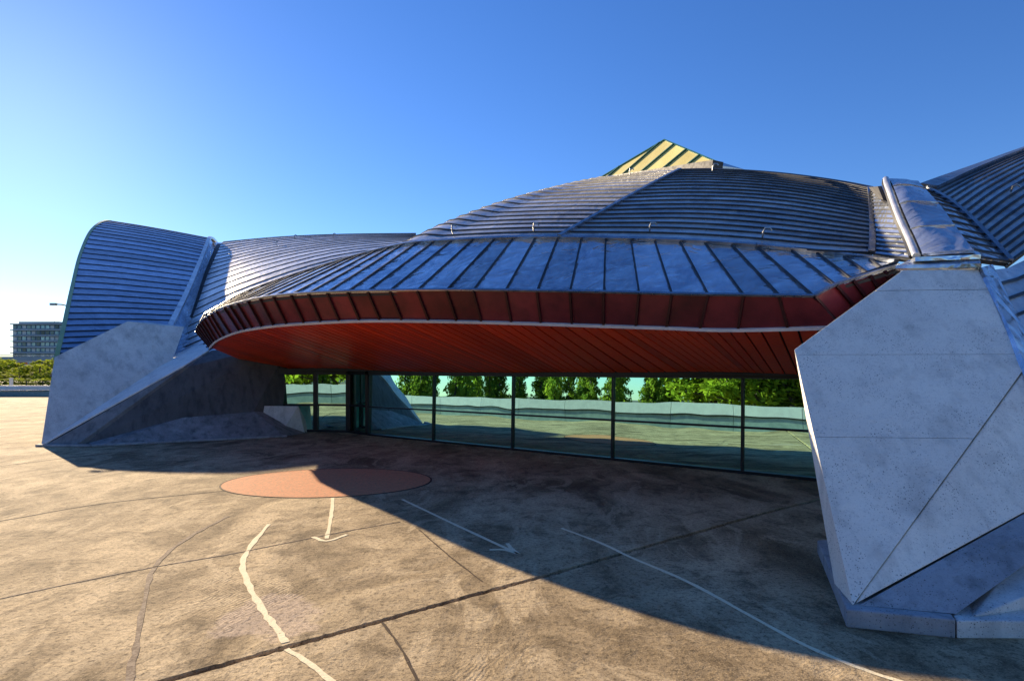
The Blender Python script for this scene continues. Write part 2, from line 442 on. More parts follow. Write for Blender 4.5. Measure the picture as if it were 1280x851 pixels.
def ribbon(pts, w, z=0.004, th=0.003, jit=0.25, sub=6):
    P = [cr(pts, k / (sub * (len(pts) - 1))) for k in range(sub * (len(pts) - 1) + 1)] if len(pts) > 2 else [pts[0].lerp(pts[1], k / sub) for k in range(sub + 1)]
    V, Fc = [], []; n = len(P)
    for i in range(n):
        t = (P[min(i + 1, n - 1)] - P[max(i - 1, 0)]).normalized(); s = Vector((-t.y, t.x, 0))
        a, b = w / 2 * random.uniform(1 - jit, 1 + jit), w / 2 * random.uniform(1 - jit, 1 + jit)
        for q, zz in ((P[i] - s * a, z), (P[i] + s * b, z), (P[i] + s * b, z - th), (P[i] - s * a, z - th)):
            V.append(Vector((q.x, q.y, zz)))
    for i in range(n - 1):
        for k in range(4):
            a, b = i * 4 + k, i * 4 + (k + 1) % 4; Fc.append((a, b, b + 4, a + 4))
    Fc += [(3, 2, 1, 0), tuple(4 * (n - 1) + k for k in range(4))]
    return V, Fc

def line(name, px, w, mat, label, cat, jit=0.25, extra=()):
    r = [ribbon([gp(*p) for p in px], w, jit=jit)] + [ribbon([gp(*p) for p in e], w, z=0.0045, jit=jit) for e in extra]
    return tag(obj(name, merge(r), mat), label, cat)

line('painted_arrow', [(503, 624), (570, 656), (648, 692)], 0.045, M['paint'], 'long thin painted arrow ending in a pointed head', 'arrow', 0.12, [[(612, 687), (630, 687), (648, 692)], [(634, 679), (640, 686), (648, 692)]])
line('painted_line', [(702, 660), (752, 679), (790, 697), (858, 726), (930, 765), (1000, 803), (1070, 833), (1140, 856), (1230, 880)], 0.042, M['paint'], 'long curving pale painted line that crosses the dark floor joint', 'line', 0.2)
line('painted_line', [(336, 655), (314, 682), (303, 705), (312, 733), (330, 765), (344, 783), (356, 803)], 0.055, M['paint'], 'bent yellowish painted line stopping short at the dark floor joint', 'line', 0.4)
line('painted_line', [(358, 811), (385, 828), (420, 856)], 0.045, M['paint'], 'short yellowish painted stripe starting beyond the dark floor joint', 'line', 0.3)
line('painted_arrow', [(416, 622), (414, 645), (408, 673)], 0.05, M['paint'], 'small wobbly painted arrow beside the reddish floor disc', 'arrow', 0.3, [[(391, 671), (408, 676), (434, 668)]])
line('sealed_crack', [(285, 645), (235, 672), (195, 705), (182, 745), (172, 800), (160, 856)], 0.05, M['seal'], 'broad grey sealed crack running past the yellowish painted line', 'crack', 0.5)
line('floor_crack', [(-120, 668), (0, 651), (130, 629), (284, 613)], 0.035, M['crack'], 'long straight thin crack leading to the reddish disc', 'crack', 0.4)
line('floor_crack', [(-80, 766), (60, 735), (190, 709), (300, 690), (420, 666), (500, 652)], 0.022, M['seal'], 'pale wavering crack crossing the broad sealed crack', 'crack', 0.5)
line('floor_crack', [(478, 778), (500, 808), (528, 862)], 0.022, M['crack'], 'short dark ragged crack branching off the floor joint', 'crack', 0.6)
line('floor_crack', [(524, 662), (556, 690), (603, 727)], 0.018, M['crack'], 'hairline crack under the long thin arrow', 'crack', 0.5)
line('floor_crack', [(-60, 590), (60, 575), (140, 566)], 0.05, M['crack'], 'thin dark crack near the grey concrete buttress tip', 'crack', 0.4)
# round reddish disc let into the floor
c0 = gp(411, 601.5); rad = 1.80
def ring(r, z0, z1, n=56, r2=None):
    V, Fc = [], []
    for k in range(n):
        a = 2 * math.pi * k / n; d = Vector((math.cos(a) * 1.08, math.sin(a) * 0.80, 0))
        V += [c0 + d * r + Vector((0, 0, z0)), c0 + d * r + Vector((0, 0, z1))]
        if r2: V += [c0 + d * r2 + Vector((0, 0, z0)), c0 + d * r2 + Vector((0, 0, z1))]
    if r2:
        for k in range(n):
            a, b = 4 * k, 4 * ((k + 1) % n)
            Fc += [(a, b, b + 1, a + 1), (a + 1, b + 1, b + 3, a + 3), (a + 3, b + 3, b + 2, a + 2), (a + 2, b + 2, b, a)]
    else:
        Fc = [(2 * k, 2 * ((k + 1) % n), 2 * ((k + 1) % n) + 1, 2 * k + 1) for k in range(n)]
        Fc += [tuple(2 * k + 1 for k in range(n)), tuple(2 * k for k in range(n))[::-1]]
    return V, Fc
ds = empty('floor_disc', c0, 'round reddish disc let into the tan floor, half in shade', 'floor disc')
obj('disc_plate', ring(rad, 0.001, 0.006), M['disc'], ds)
obj('disc_rim', ring(rad, 0.0005, 0.008, r2=rad + 0.03), M['crack'], ds)

# ------------------------------------------------------------------ parapet round the terrace
par = empty('parapet', (-15.7, 4.7, 0), 'low pale parapet of joined panels round the terrace edge', 'parapet')
for i in range(len(PAR) - 1):
    a, b = PAR[i], PAR[i + 1]; L = (b - a).length; n = max(1, round(L / 3.2)); H = 0.92 if i >= 4 else 1.30
    t = (b - a).normalized(); s = Vector((-t.y, t.x, 0))
    for k in range(n):
        p, q = a.lerp(b, k / n) + t * 0.012, a.lerp(b, (k + 1) / n) - t * 0.012
        ax = (t, s, Vector((0, 0, 1))); m = (p + q) / 2; l = (q - p).length
        obj('parapet_panel', box(m + Vector((0, 0, H * 0.78)), (l, 0.22, H * 0.44), ax), M['parapet'], par)
        obj('parapet_base', box(m + Vector((0, 0, H * 0.255)) , (l, 0.12, H * 0.51), ax), M['parapet_b'], par)
        obj('coping', box(m + Vector((0, 0, H * 0.53)), (l, 0.26, H * 0.045), ax), M['frame'], par)

# ------------------------------------------------------------------ main hall
hall = empty('sports_hall', at(760, 560, 15) * 1.0, 'domed hall with ribbed zinc shell, red soffit and mirrored glass front', 'building')
hall.location.z = 0; WL[hall] = Vector(hall.location)
UP = (0, -0.6, 1)

# eave: rim (upper edge), lower edge of the fascia, fold between skirt and shell, inner edge of the soffit
RIM = [(245, 413, 18.0), (249, 405, 17.2), (259, 396, 16.2), (281, 384, 14.2), (324, 373, 12.6), (374, 367.5, 11.9), (427, 365, 11.6), (474, 364, 11.4), (552, 363, 11.1), (640, 363.6, 10.7), (755, 365.6, 10.1), (837, 368, 9.6), (922, 369.5, 9.1), (1017, 371, 8.5)]
BOT = [(263, 434, 18.3), (266, 430, 17.5), (275, 423, 16.5), (300, 413, 14.6), (341, 406, 13.0), (390, 402, 12.3), (442, 399.5, 11.95), (489, 399, 11.75), (565, 400, 11.45), (647, 402, 11.0), (755, 405.5, 10.4), (831, 408, 9.85), (914, 410.5, 9.35), (1048, 407, 8.5)]
TOPX = [(255, 394, 18.5), (272, 385, 18.4), (300, 369, 17.8), (350, 350, 16.8), (430, 325, 15.2), (478, 312, 14.3), (515, 304.5, 13.7), (554, 302, 13.2), (614, 299, 12.75), (675, 297.5, 12.35), (757, 299, 11.9), (816, 300.5, 11.5), (875, 303, 11.15), (945, 308, 10.6)]
INN = [(330, 462, 21.0), (380, 463, 20.6), (420, 464, 20.2), (445, 464.5, 19.8), (505, 465, 18.3), (560, 466, 17.1), (610, 466.5, 16.2), (645, 467, 15.6), (694, 467, 14.9), (744, 467.5, 14.2), (852, 468, 12.9), (915, 468.5, 12.15), (960, 469, 11.6), (1050, 470, 10.6)]
RIM2 = [(1017, 371, 8.5), (1044, 357, 8.62), (1081, 345, 8.66), (1124, 332, 8.6)]
BOT2 = [(1048, 407, 8.7), (1066, 383, 8.8), (1092, 363, 8.85), (1126, 337, 8.75)]
TOP2 = [(945, 308, 10.6), (988, 312.5, 10.35), (1044, 319, 10.05), (1120, 328.5, 9.0)]
skirtS = Surf([RIM, TOPX], (0, -0.5, 1)); skirtS2 = Surf([RIM2, TOP2], (0, -0.5, 1))
fasS = Surf([BOT, RIM], (0.1, -1, -0.2)); fasS2 = Surf([BOT2, RIM2], (-0.3, -1, -0.6))
sofS = Surf([BOT, INN], (0, 0, -1)); sofS2 = Surf([BOT2, [(1050, 470, 10.6), (1120, 470, 10.2), (1180, 470, 9.6), (1240, 470, 9.0)]], (0, 0, -1))

def u_at(table, x):
    xs = [p[0] for p in table]
    for i in range(len(xs) - 1):
        if xs[i] <= x <= xs[i + 1]: return (i + (x - xs[i]) / (xs[i + 1] - xs[i])) / (len(xs) - 1)
    return 1.0 if x > xs[-1] else 0.0

SEAM = [245, 246.5, 248, 250, 253, 256.5, 261, 266, 273, 281, 290, 300, 312, 326, 343, 365, 386, 409, 435, 462, 490, 524, 559, 594, 633, 673, 712, 755, 797, 840, 886, 930, 976, 1017]
SEAM2 = [1017, 1044, 1066, 1087, 1106, 1124]
skirt = obj('skirt', merge([sheet(skirtS, 0, 1, 0, 1, 40, 3, 0.05, -0.05), sheet(skirtS2, 0, 1, 0, 1, 8, 2, 0.05, -0.05)]), M['under'], hall)
fascia = obj('fascia', merge([sheet(fasS, 0, 1, 0, 1, 40, 1, 0.04, -0.05), sheet(fasS2, 0, 1, 0, 1, 8, 1, 0.04, -0.05)]), M['under'], hall)
for S, Fs, tab, seams in ((skirtS, fasS, RIM, SEAM), (skirtS2, fasS2, RIM2, SEAM2)):
    for i in range(len(seams) - 1):
        a, b = u_at(tab, seams[i]), u_at(tab, seams[i + 1])
        sk = sheet(S, a, b, 0, 1, 2, 5, 0.03, 0, 0.008)
        obj('skirt_panel', merge([sk, rib(S, [(a, k / 5) for k in range(6)], 0.032, 0.028)]), M['zinc_skirt'], skirt, smooth=True, mat2=M['seam'], n1=len(sk[1]))
        sk = sheet(Fs, a, b, 0, 1, 2, 1, 0.03)
        obj('fascia_panel', merge([sk, rib(Fs, [(a, 0), (a, 0.5), (a, 1)], 0.04, 0.05)]), M['fascia'], fascia, smooth=True, mat2=M['fseam'], n1=len(sk[1]))
obj('drip_edge', merge([rib(skirtS, [(k / 60, 0.0) for k in range(61)], 0.06, 0.035), rib(skirtS2, [(k / 12, 0.0) for k in range(13)], 0.06, 0.035)]), M['zinc_dark'], fascia)
obj('edge_trim', sweep([fasS.p(k / 60, 0) - Vector((0, 0, 0.02)) for k in range(61)], 0.05, 0.05, [fasS.n(k / 60, 0) for k in range(61)]), M['trim'], hall)
obj('fold_flashing', merge([rib(skirtS, [(k / 60, 0.995) for k in range(61)], 0.10, 0.06), rib(skirtS2, [(k / 12, 0.99) for k in range(13)], 0.10, 0.06)]), M['zinc_dark'], hall)

soffit = obj('soffit', merge([sheet(sofS, 0, 1, 0.005, 1, 40, 4, 0.05, -0.07), sheet(sofS2, 0, 1, 0.02, 1, 6, 3, 0.05, -0.07)]), M['under'], hall)
NB = 74
ub = [(i / NB) for i in range(NB + 1)]
for i in range(NB):
    w = ub[i + 1] - ub[i]
    obj('soffit_board', sheet(sofS, ub[i] + w * 0.07, ub[i + 1] - w * 0.07, 0.006, 0.995, 1, 5, 0.025), M['soffit'], soffit)
for i in range(9):
    obj('soffit_board', sheet(sofS2, (i + 0.07) / 9, (i + 0.93) / 9, 0.03, 0.995, 1, 3, 0.025), M['soffit'], soffit)

# main shell: two sails meeting on the axis seam
shR = Surf([
    [(699, 297, 12.2), (757, 298, 11.9), (816, 299.5, 11.55), (875, 302, 11.15), (945, 307, 10.6), (1020, 313.5, 10.15), (1091, 317, 9.8)],
    [(741, 273, 13.1), (800, 272, 12.8), (860, 272, 12.45), (920, 275, 12.1), (975, 280, 11.6), (1035, 287, 11.1), (1092, 294, 10.5)],
    [(785, 248, 14.28), (835, 246, 13.95), (885, 246, 13.6), (938, 248, 13.2), (990, 253, 12.6), (1042, 261, 12), (1091, 270, 11.3)],
    [(825, 226, 15.6), (865, 225, 15.2), (910, 226, 14.75), (955, 229, 14.25), (1000, 234, 13.6), (1048, 242, 12.9), (1090, 250, 12.1)],
    [(850, 213, 17.1), (885, 212.5, 16.6), (925, 214, 16), (965, 217, 15.3), (1008, 222, 14.5), (1050, 228.5, 13.75), (1088, 236, 12.9)]], (0.3, -0.6, 1))
shL = Surf([
    [(470, 330, 18.50), (500, 305, 14.60), (540, 302.5, 13.80), (590, 299.5, 13.20), (645, 297.5, 12.65), (699, 297, 12.20)],
    [(520, 318, 21.66), (560, 277, 17.14), (602, 276, 15.76), (650, 274, 14.68), (696, 273, 13.79), (741, 273, 13.10)],
    [(590, 300, 23.64), (626, 253.5, 19.20), (666, 251, 17.65), (706, 249.5, 16.40), (745, 248.5, 15.25), (785, 248, 14.28)],
    [(660, 280, 25.51), (694, 236, 20.79), (728, 231, 19.18), (762, 228, 17.86), (794, 226.5, 16.63), (825, 226, 15.59)],
    [(715, 262, 25.90), (748, 225, 21.74), (775, 219.5, 20.26), (802, 215.5, 19.06), (828, 213.5, 18.04), (850, 213, 17.11)]], (-0.4, -0.4, 1))
shell = obj('shell', merge([sheet(shR, 0, 1, 0, 1, 12, 8, 0.06, -0.06), sheet(shL, 0, 1, 0, 1, 12, 8, 0.06, -0.06)]), M['under'], hall)
NR = 19
vv = [(i / NR) ** 0.92 for i in range(NR + 1)]
panels_v(shR, shell, M['zinc'], 'roof_panel', vv, nu=18)
panels_v(shL, shell, M['zinc'], 'roof_panel', vv, nu=18)
obj('axis_seam', rib(shR, [(0.0, k / 40) for k in range(41)], 0.09, 0.07), M['zinc_dark'], shell)
obj('ridge_cap', rib(shR, [(k / 30, 1.0) for k in range(31)], 0.14, 0.06, -0.02), M['seam'], shell)
obj('verge_cap', rib(shR, [(0.995, k / 30) for k in range(31)], 0.10, 0.05), M['zinc_dark'], shell)
for S, u, v in ((shL, 0.40, 0.10), (shL, 0.83, 0.07), (shR, 0.28, 0.08), (shR, 0.66, 0.08), (shR, 0.20, 0.97), (shL, 0.55, 0.95)):
    p, n = S.p(u, v), S.n(u, v); q = Vector((0.06, -0.05, 0))
    obj('roof_hook', tube([p - n * 0.02, p + n * 0.12, p + n * 0.19 + q * 0.4, p + n * 0.17 + q * 1.6, p + n * 0.12 + q * 2.0], 0.018), M['steel'], shell, smooth=True)

# skylight on the crown
A_, B_, C_, D_ = at(832, 176.5, 24.3), at(746, 227, 27.5), at(899, 205, 20.5), at(931, 212, 25.5)
E_ = at(800, 214, 33)
sky_l = obj('skylight', merge([([A_ + Vector((0, .12, -.1)), B_ + Vector((.1, .15, 0)), C_ + Vector((0, .12, 0)), D_, E_], [(0, 1, 2), (0, 2, 3), (0, 3, 4), (0, 4, 1), (1, 4, 3, 2)])]), M['zinc_dark'], hall)
base_dir = (C_ - B_)
cuts = [0.0, 0.10, 0.25, 0.42, 0.60, 0.78, 1.0]
pk = (Vector((C_.x - B_.x, C_.y - B_.y, 0)).normalized()); ftop = (A_ - B_).dot(base_dir) / base_dir.dot(base_dir)
slant = 0.20
def on_top(f):                                        # where a slanted mullion starting at f meets the sloping sides
    p0 = B_ + base_dir * f; dr = (A_ - (B_ + base_dir * (ftop - slant)))
    best = 0.0
    for k in range(1, 400):
        t = k / 400; p = p0 + dr * t
        s = (p - B_).dot(base_dir) / base_dir.dot(base_dir); h = (p - (B_ + base_dir * s)).length
        H = (A_ - (B_ + base_dir * ftop)).length
        lim = H * (s / ftop) if s < ftop else H * (1 - s) / (1 - ftop)
        if h > lim: break
        best = t
    return p0 + dr * best
fn = base_dir.cross(A_ - B_).normalized(); fn = fn if fn.y < 0 else -fn
for i in range(len(cuts) - 1):
    a0, b0, a1, b1 = B_ + base_dir * cuts[i], B_ + base_dir * cuts[i + 1], on_top(cuts[i]), on_top(cuts[i + 1])
    pts = [a0, b0, b1, a1]
    if cuts[i] < ftop - slant < cuts[i + 1]: pts = [a0, b0, b1, A_, a1]
    n = len(pts)
    V = [p + fn * 0.06 for p in pts] + [p - fn * 0.02 for p in pts]
    obj('yellow_panel', (V, [tuple(range(n)), tuple(range(2 * n - 1, n - 1, -1))] + [(k, (k + 1) % n, (k + 1) % n + n, k + n) for k in range(n)]), M['yellow'], sky_l)
    if 0 < i: obj('glazing_bar', bar(a0 + fn * 0.08, a1 + fn * 0.08, 0.06, 0.09, fn), M['green'], sky_l)
obj('skylight_edge', merge([bar(B_ + fn * .05, A_ + fn * .05, 0.05, 0.12, fn), bar(A_ + fn * .05, C_ + fn * .05, 0.05, 0.12, fn)]), M['green'], sky_l)
obj('skylight_curb', bar(B_ + fn * .1 - Vector((0, 0, .12)), C_ + fn * .1 - Vector((0, 0, .12)), 0.5, 0.30), M['seam'], sky_l)

# glass front: mullions three metres apart, leaning back a little
G0, GD, TILT = Vector((-2.37, 17.4, 0)), Vector((2.39, -1.80, 0)), R(1.4)
gn = Vector((-0.602, -0.799, 0)); GH = 2.10
lean = (Vector((0, 0, 1)) - gn * math.tan(TILT)).normalized()
gd = GD.normalized()
front = obj('glass_front', merge([bar(G0 - GD + gn * 0.02 + Vector((0, 0, 0.03)), G0 + GD * 4 + gn * 0.02 + Vector((0, 0, 0.03)), 0.14, 0.06),
                                  bar(G0 - GD + lean * (GH - 0.02), G0 + GD * 4 + lean * (GH - 0.06), 0.20, 0.16)]), M['frame'], hall)
tr_h = 0.95
for k in range(-1, 5):
    p = G0 + GD * k
    obj('mullion', bar(p + Vector((0, 0, 0.06)) + gn * 0.03, p + lean * (GH - 0.08) + gn * 0.03, 0.045, 0.06, gn), M['frame'], front)
for k in range(-1, 4):
    a, b = G0 + GD * k, G0 + GD * (k + 1)
    obj('transom', bar(a + gd * 0.03 + lean * tr_h + gn * 0.02, b - gd * 0.03 + lean * tr_h + gn * 0.02, 0.05, 0.045), M['frame'], front)
    w1 = random.uniform(-0.0025, 0.0025); w2 = random.uniform(-0.002, 0.002)
    for z0, z1 in ((0.06, tr_h - 0.0225), (tr_h + 0.0225, GH - 0.09)):
        off = lambda s, z: gn * (w1 * s * 3 + w2 * z)
        P = [a + gd * 0.03 + lean * z0 + off(-.5, z0), b - gd * 0.03 + lean * z0 + off(.5, z0), b - gd * 0.03 + lean * z1 + off(.5, z1), a + gd * 0.03 + lean * z1 + off(-.5, z1)]
        V = P + [p - gn * 0.012 for p in P]
        obj('glass_pane', (V, [(0, 1, 2, 3), (7, 6, 5, 4), (0, 4, 5, 1), (1, 5, 6, 2), (2, 6, 7, 3), (3, 7, 4, 0)]), M['glass'], front)
# entrance bay beside the buttress
EB = [Vector((-4.85, 19.28, 0)), Vector((-5.7, 20.1, 0)), Vector((-6.9, 20.3, 0)), Vector((-8.3, 20.2, 0)), Vector((-9.6, 20.4, 0))]
door = obj('entrance', merge([bar(EB[i] + Vector((0, 0, 2.12)), EB[i + 1] + Vector((0, 0, 2.12)), 0.2, 0.2) for i in range(4)]), M['frame'], hall)
obj('threshold', merge([bar(EB[i] + Vector((0, 0, 0.04)), EB[i + 1] + Vector((0, 0, 0.04)), 0.12, 0.08) for i in range(4)]), M['frame'], door)
for i in range(5):
    obj('door_post', box(EB[i] + Vector((0, -0.02, 1.05)), (0.16 if i in (1, 2) else 0.09, 0.14, 1.93)), M['frame'], door)
for i in range(4):
    a, b = EB[i], EB[i + 1]; t = (b - a).normalized(); s = Vector((-t.y, t.x, 0))
    obj('door_rail', bar(a + t * 0.09 + Vector((0, 0, 0.95)), b - t * 0.09 + Vector((0, 0, 0.95)), 0.06, 0.07), M['frame'], door)
    for z0, z1 in ((0.09, 0.91), (0.99, 2.01)):
        tw = random.uniform(-0.10, 0.06)
        P = [a + t * 0.08 + Vector((0, 0, z0)), b - t * 0.08 + Vector((0, 0, z0)) + s * tw, b - t * 0.08 + Vector((0, 0, z1)) + s * tw, a + t * 0.08 + Vector((0, 0, z1))]
        V = P + [p + Vector((0, 0.012, 0)) for p in P]
        obj('glass_pane', (V, [(0, 1, 2, 3), (7, 6, 5, 4), (0, 4, 5, 1), (1, 5, 6, 2), (2, 6, 7, 3), (3, 7, 4, 0)]), M['glass'], door)
# rooms behind the glass
bk = [Vector((-11, 24, 0)), Vector((4.5, 23.5, 0)), Vector((13, 15.5, 0))]
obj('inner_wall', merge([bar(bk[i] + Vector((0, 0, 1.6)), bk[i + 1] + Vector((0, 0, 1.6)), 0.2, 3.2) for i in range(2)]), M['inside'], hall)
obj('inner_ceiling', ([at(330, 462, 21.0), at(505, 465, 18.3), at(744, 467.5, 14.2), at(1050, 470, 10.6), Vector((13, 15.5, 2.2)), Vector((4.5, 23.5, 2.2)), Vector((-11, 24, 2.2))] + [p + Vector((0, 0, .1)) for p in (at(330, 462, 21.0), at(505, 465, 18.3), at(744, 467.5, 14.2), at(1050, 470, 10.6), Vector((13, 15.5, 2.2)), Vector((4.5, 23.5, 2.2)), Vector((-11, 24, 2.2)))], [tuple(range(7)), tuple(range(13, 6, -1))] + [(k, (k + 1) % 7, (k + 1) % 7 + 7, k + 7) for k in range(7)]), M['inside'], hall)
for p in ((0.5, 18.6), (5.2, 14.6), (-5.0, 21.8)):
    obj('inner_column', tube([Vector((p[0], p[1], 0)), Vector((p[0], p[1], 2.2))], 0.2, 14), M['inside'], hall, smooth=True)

# ------------------------------------------------------------------ wing beyond the left buttress
wing = empty('hall_wing', at(200, 500, 22), 'dark blue barrel vaulted zinc wing behind the grey faceted buttress', 'building')
wing.location.z = 0; WL[wing] = Vector(wing.location)
wA = Surf([
    [(63, 470, 18.50), (110, 468, 19.30), (160, 466, 20.20), (190, 465, 20.80)],
    [(70, 448, 18.60), (115, 446, 19.40), (165, 444, 20.30), (199, 443, 20.90)],
    [(80, 407, 20.40), (126, 406, 21.32), (174, 406, 22.34), (214, 407, 23.15)],
    [(90, 360, 23.94), (136, 362, 24.89), (186, 366, 26.04), (232, 370, 27.20)],
    [(101, 316, 28.94), (148, 321, 30.02), (200, 328, 31.32), (247, 335, 32.62)],
    [(116, 286, 34.34), (164, 293, 35.43), (212, 301, 36.62), (257, 310, 37.82)],
    [(136, 276, 39.60), (178, 282.5, 40.48), (220, 290, 41.47), (263, 298, 42.46)],
    [(160, 286, 45.10), (200, 292, 45.98), (240, 298, 46.86), (272, 306, 47.74)]], (-0.1, -0.5, 1))
wsh = obj('shell', sheet(wA, 0, 1, 0, 1, 8, 16, 0.06, -0.06), M['under'], wing)
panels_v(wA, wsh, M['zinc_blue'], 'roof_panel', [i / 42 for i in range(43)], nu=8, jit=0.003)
obj('verge_trim', rib(wA, [(0.0, .13 + .87 * k / 50) for k in range(51)], 0.13, 0.09, -0.05), M['verge'], wing, smooth=True)
obj('verge_cap', rib(wA, [(1.0, k / 50) for k in range(51)], 0.20, 0.16, -0.02), M['zinc'], wing, smooth=True)
wV = Surf([
    [(190, 466, 20.85), (192, 470, 21.60), (212, 468, 21.50)],
    [(214, 407, 23.26), (220, 412, 24.38), (246, 410, 24.17)],
    [(247, 335, 32.72), (246, 345, 34.13), (266, 338, 33.70)],
    [(263, 299, 42.57), (266, 303, 43.23), (277, 303, 42.79)]], (0.3, -1, 0.4))
gut = obj('valley_gutter', sheet(wV, 0, 1, 0, 1, 6, 16, 0.05), M['zinc_skirt'], wing, smooth=True)
wB = Surf([
    [(200, 468, 21.50), (280, 440, 21.20), (390, 390, 20.90), (520, 345, 20.60)],
    [(216, 440, 22.85), (290, 408, 22.64), (395, 360, 22.64), (520, 322, 22.85)],
    [(238, 390, 26.21), (310, 358, 26.00), (410, 326, 26.21), (520, 308, 26.83)],
    [(253, 345, 32.83), (330, 322, 32.40), (420, 306, 32.18), (520, 299, 32.40)],
    [(264, 318, 38.15), (345, 303.5, 37.71), (428, 297, 37.28), (520, 294.5, 37.28)],
    [(272, 303, 42.79), (352, 296, 42.24), (430, 293, 41.80), (520, 292, 41.58)],
    [(280, 312, 47.30), (360, 305, 46.86), (435, 302, 46.20), (520, 300, 46.20)]], (0, -0.6, 1))
wsb = obj('shell', sheet(wB, 0, 1, 0, 1, 10, 12, 0.06, -0.06), M['under'], wing)
panels_v(wB, wsb, M['zinc'], 'roof_panel', [i / 30 for i in range(31)], u0=0.03, nu=12, jit=0.003)
for u, v in ((0.35, 0.62), (0.42, 0.72), (0.62, 0.7), (0.12, 0.6)):
    p, n = wB.p(u, v), wB.n(u, v)
    obj('roof_hook', tube([p - n * .02, p + n * .18, p + n * .24 + Vector((.1, 0, 0)), p + n * .18 + Vector((.18, 0, 0))], 0.025), M['steel'], wsb)
p = wA.p(0, 0.36)
obj('bracket_lamp', merge([tube([p, p + Vector((-0.20, -.05, 0.05)), p + Vector((-0.42, -.08, 0.06))], 0.025), box(p + Vector((-0.50, -.08, 0.06)), (0.22, 0.10, 0.09))]), M['steel'], wing)
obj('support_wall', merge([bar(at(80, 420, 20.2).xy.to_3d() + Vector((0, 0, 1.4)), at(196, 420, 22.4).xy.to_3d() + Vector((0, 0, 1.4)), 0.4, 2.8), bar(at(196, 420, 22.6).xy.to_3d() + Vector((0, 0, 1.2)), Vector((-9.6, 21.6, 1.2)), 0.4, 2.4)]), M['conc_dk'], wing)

# ------------------------------------------------------------------ left concrete buttress
def plane_pt(a, b, c, x, y):
    """the point of the plane through a, b, c that lies behind photo pixel x, y"""
    n = (b - a).cross(c - a); o = Vector((0, 0, EYE)); d = at(x, y, 1.0) - o
    return o + d * (n.dot(a - o) / n.dot(d))

bt = empty('concrete_buttress', gp(200, 553), 'grey faceted concrete buttress with a long slanting ridge under the barrel vaulted wing', 'buttress', None)
T = gp(51, 557.5)
fa, fb = at(68, 446, 18.1), at(159, 401.5, 20.1)
fc = plane_pt(T, fa, fb, 200, 406.5); fd = plane_pt(T, fa, fb, 178, 462); fe = plane_pt(T, fa, fb, 120, 552)
bv = Vector((0.55, 0.75, 0))
obj('upper_block', hull([T, fa, fb, fc, fd, fa + bv * .9, fb + bv * .9, fc + bv * .9, fd + bv * .9, T + bv * 1.5]), M['conc2'], bt)
h, h2, g1, f1, i1 = at(231, 456, 18.7), at(231, 473, 18.8), at(261, 437, 19.9), at(252, 428, 23.0), gp(95, 556.5)
T2 = gp(53, 557.0) + Vector((0.02, -0.05, 0)); fd2 = at(178, 461, 20.3)
dn = Vector((0, 0, -0.05))
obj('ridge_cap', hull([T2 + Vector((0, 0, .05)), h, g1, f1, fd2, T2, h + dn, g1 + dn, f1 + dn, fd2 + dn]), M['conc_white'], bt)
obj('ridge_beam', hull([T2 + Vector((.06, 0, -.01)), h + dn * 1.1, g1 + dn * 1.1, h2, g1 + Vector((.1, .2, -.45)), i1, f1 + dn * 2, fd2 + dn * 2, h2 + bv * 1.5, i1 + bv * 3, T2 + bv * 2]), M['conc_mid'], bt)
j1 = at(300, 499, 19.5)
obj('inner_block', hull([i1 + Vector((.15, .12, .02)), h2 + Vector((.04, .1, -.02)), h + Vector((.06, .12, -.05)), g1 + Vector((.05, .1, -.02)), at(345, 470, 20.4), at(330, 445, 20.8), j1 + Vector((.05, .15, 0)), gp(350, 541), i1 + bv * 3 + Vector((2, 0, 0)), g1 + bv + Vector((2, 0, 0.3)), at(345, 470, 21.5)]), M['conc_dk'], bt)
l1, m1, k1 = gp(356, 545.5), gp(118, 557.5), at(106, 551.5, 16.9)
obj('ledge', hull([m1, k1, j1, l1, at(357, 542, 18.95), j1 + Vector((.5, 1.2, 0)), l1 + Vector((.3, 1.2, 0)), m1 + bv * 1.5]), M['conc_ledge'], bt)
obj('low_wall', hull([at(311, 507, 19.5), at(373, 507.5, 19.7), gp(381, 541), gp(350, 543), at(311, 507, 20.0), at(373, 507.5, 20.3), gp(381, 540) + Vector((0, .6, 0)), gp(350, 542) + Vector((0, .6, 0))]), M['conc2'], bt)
obj('base_strip', merge([bar(T + Vector((-.05, -.08, .03)), m1 + Vector((0, -.08, .03)), 0.12, 0.06), bar(m1 + Vector((0, -.08, .03)), l1 + Vector((0.1, -.08, .03)), 0.12, 0.06)]), M['conc_plinth'], bt)

# ------------------------------------------------------------------ right concrete buttress
br = empty('concrete_buttress', gp(1130, 790), 'pale speckled concrete buttress tapering down to a dark plinth', 'buttress')
ZP = 0.155
tipR = at(1066, 756, F * (EYE - ZP) / (756 - HZ)); TL = at(1128, 338, 7.8); L1 = at(993, 437, 6.9)
TR, R1 = plane_pt(tipR, TL, L1, 1224, 337), plane_pt(tipR, TL, L1, 1279, 462)
Lb = at(1043, 729, F * (EYE - ZP) / (729 - HZ))
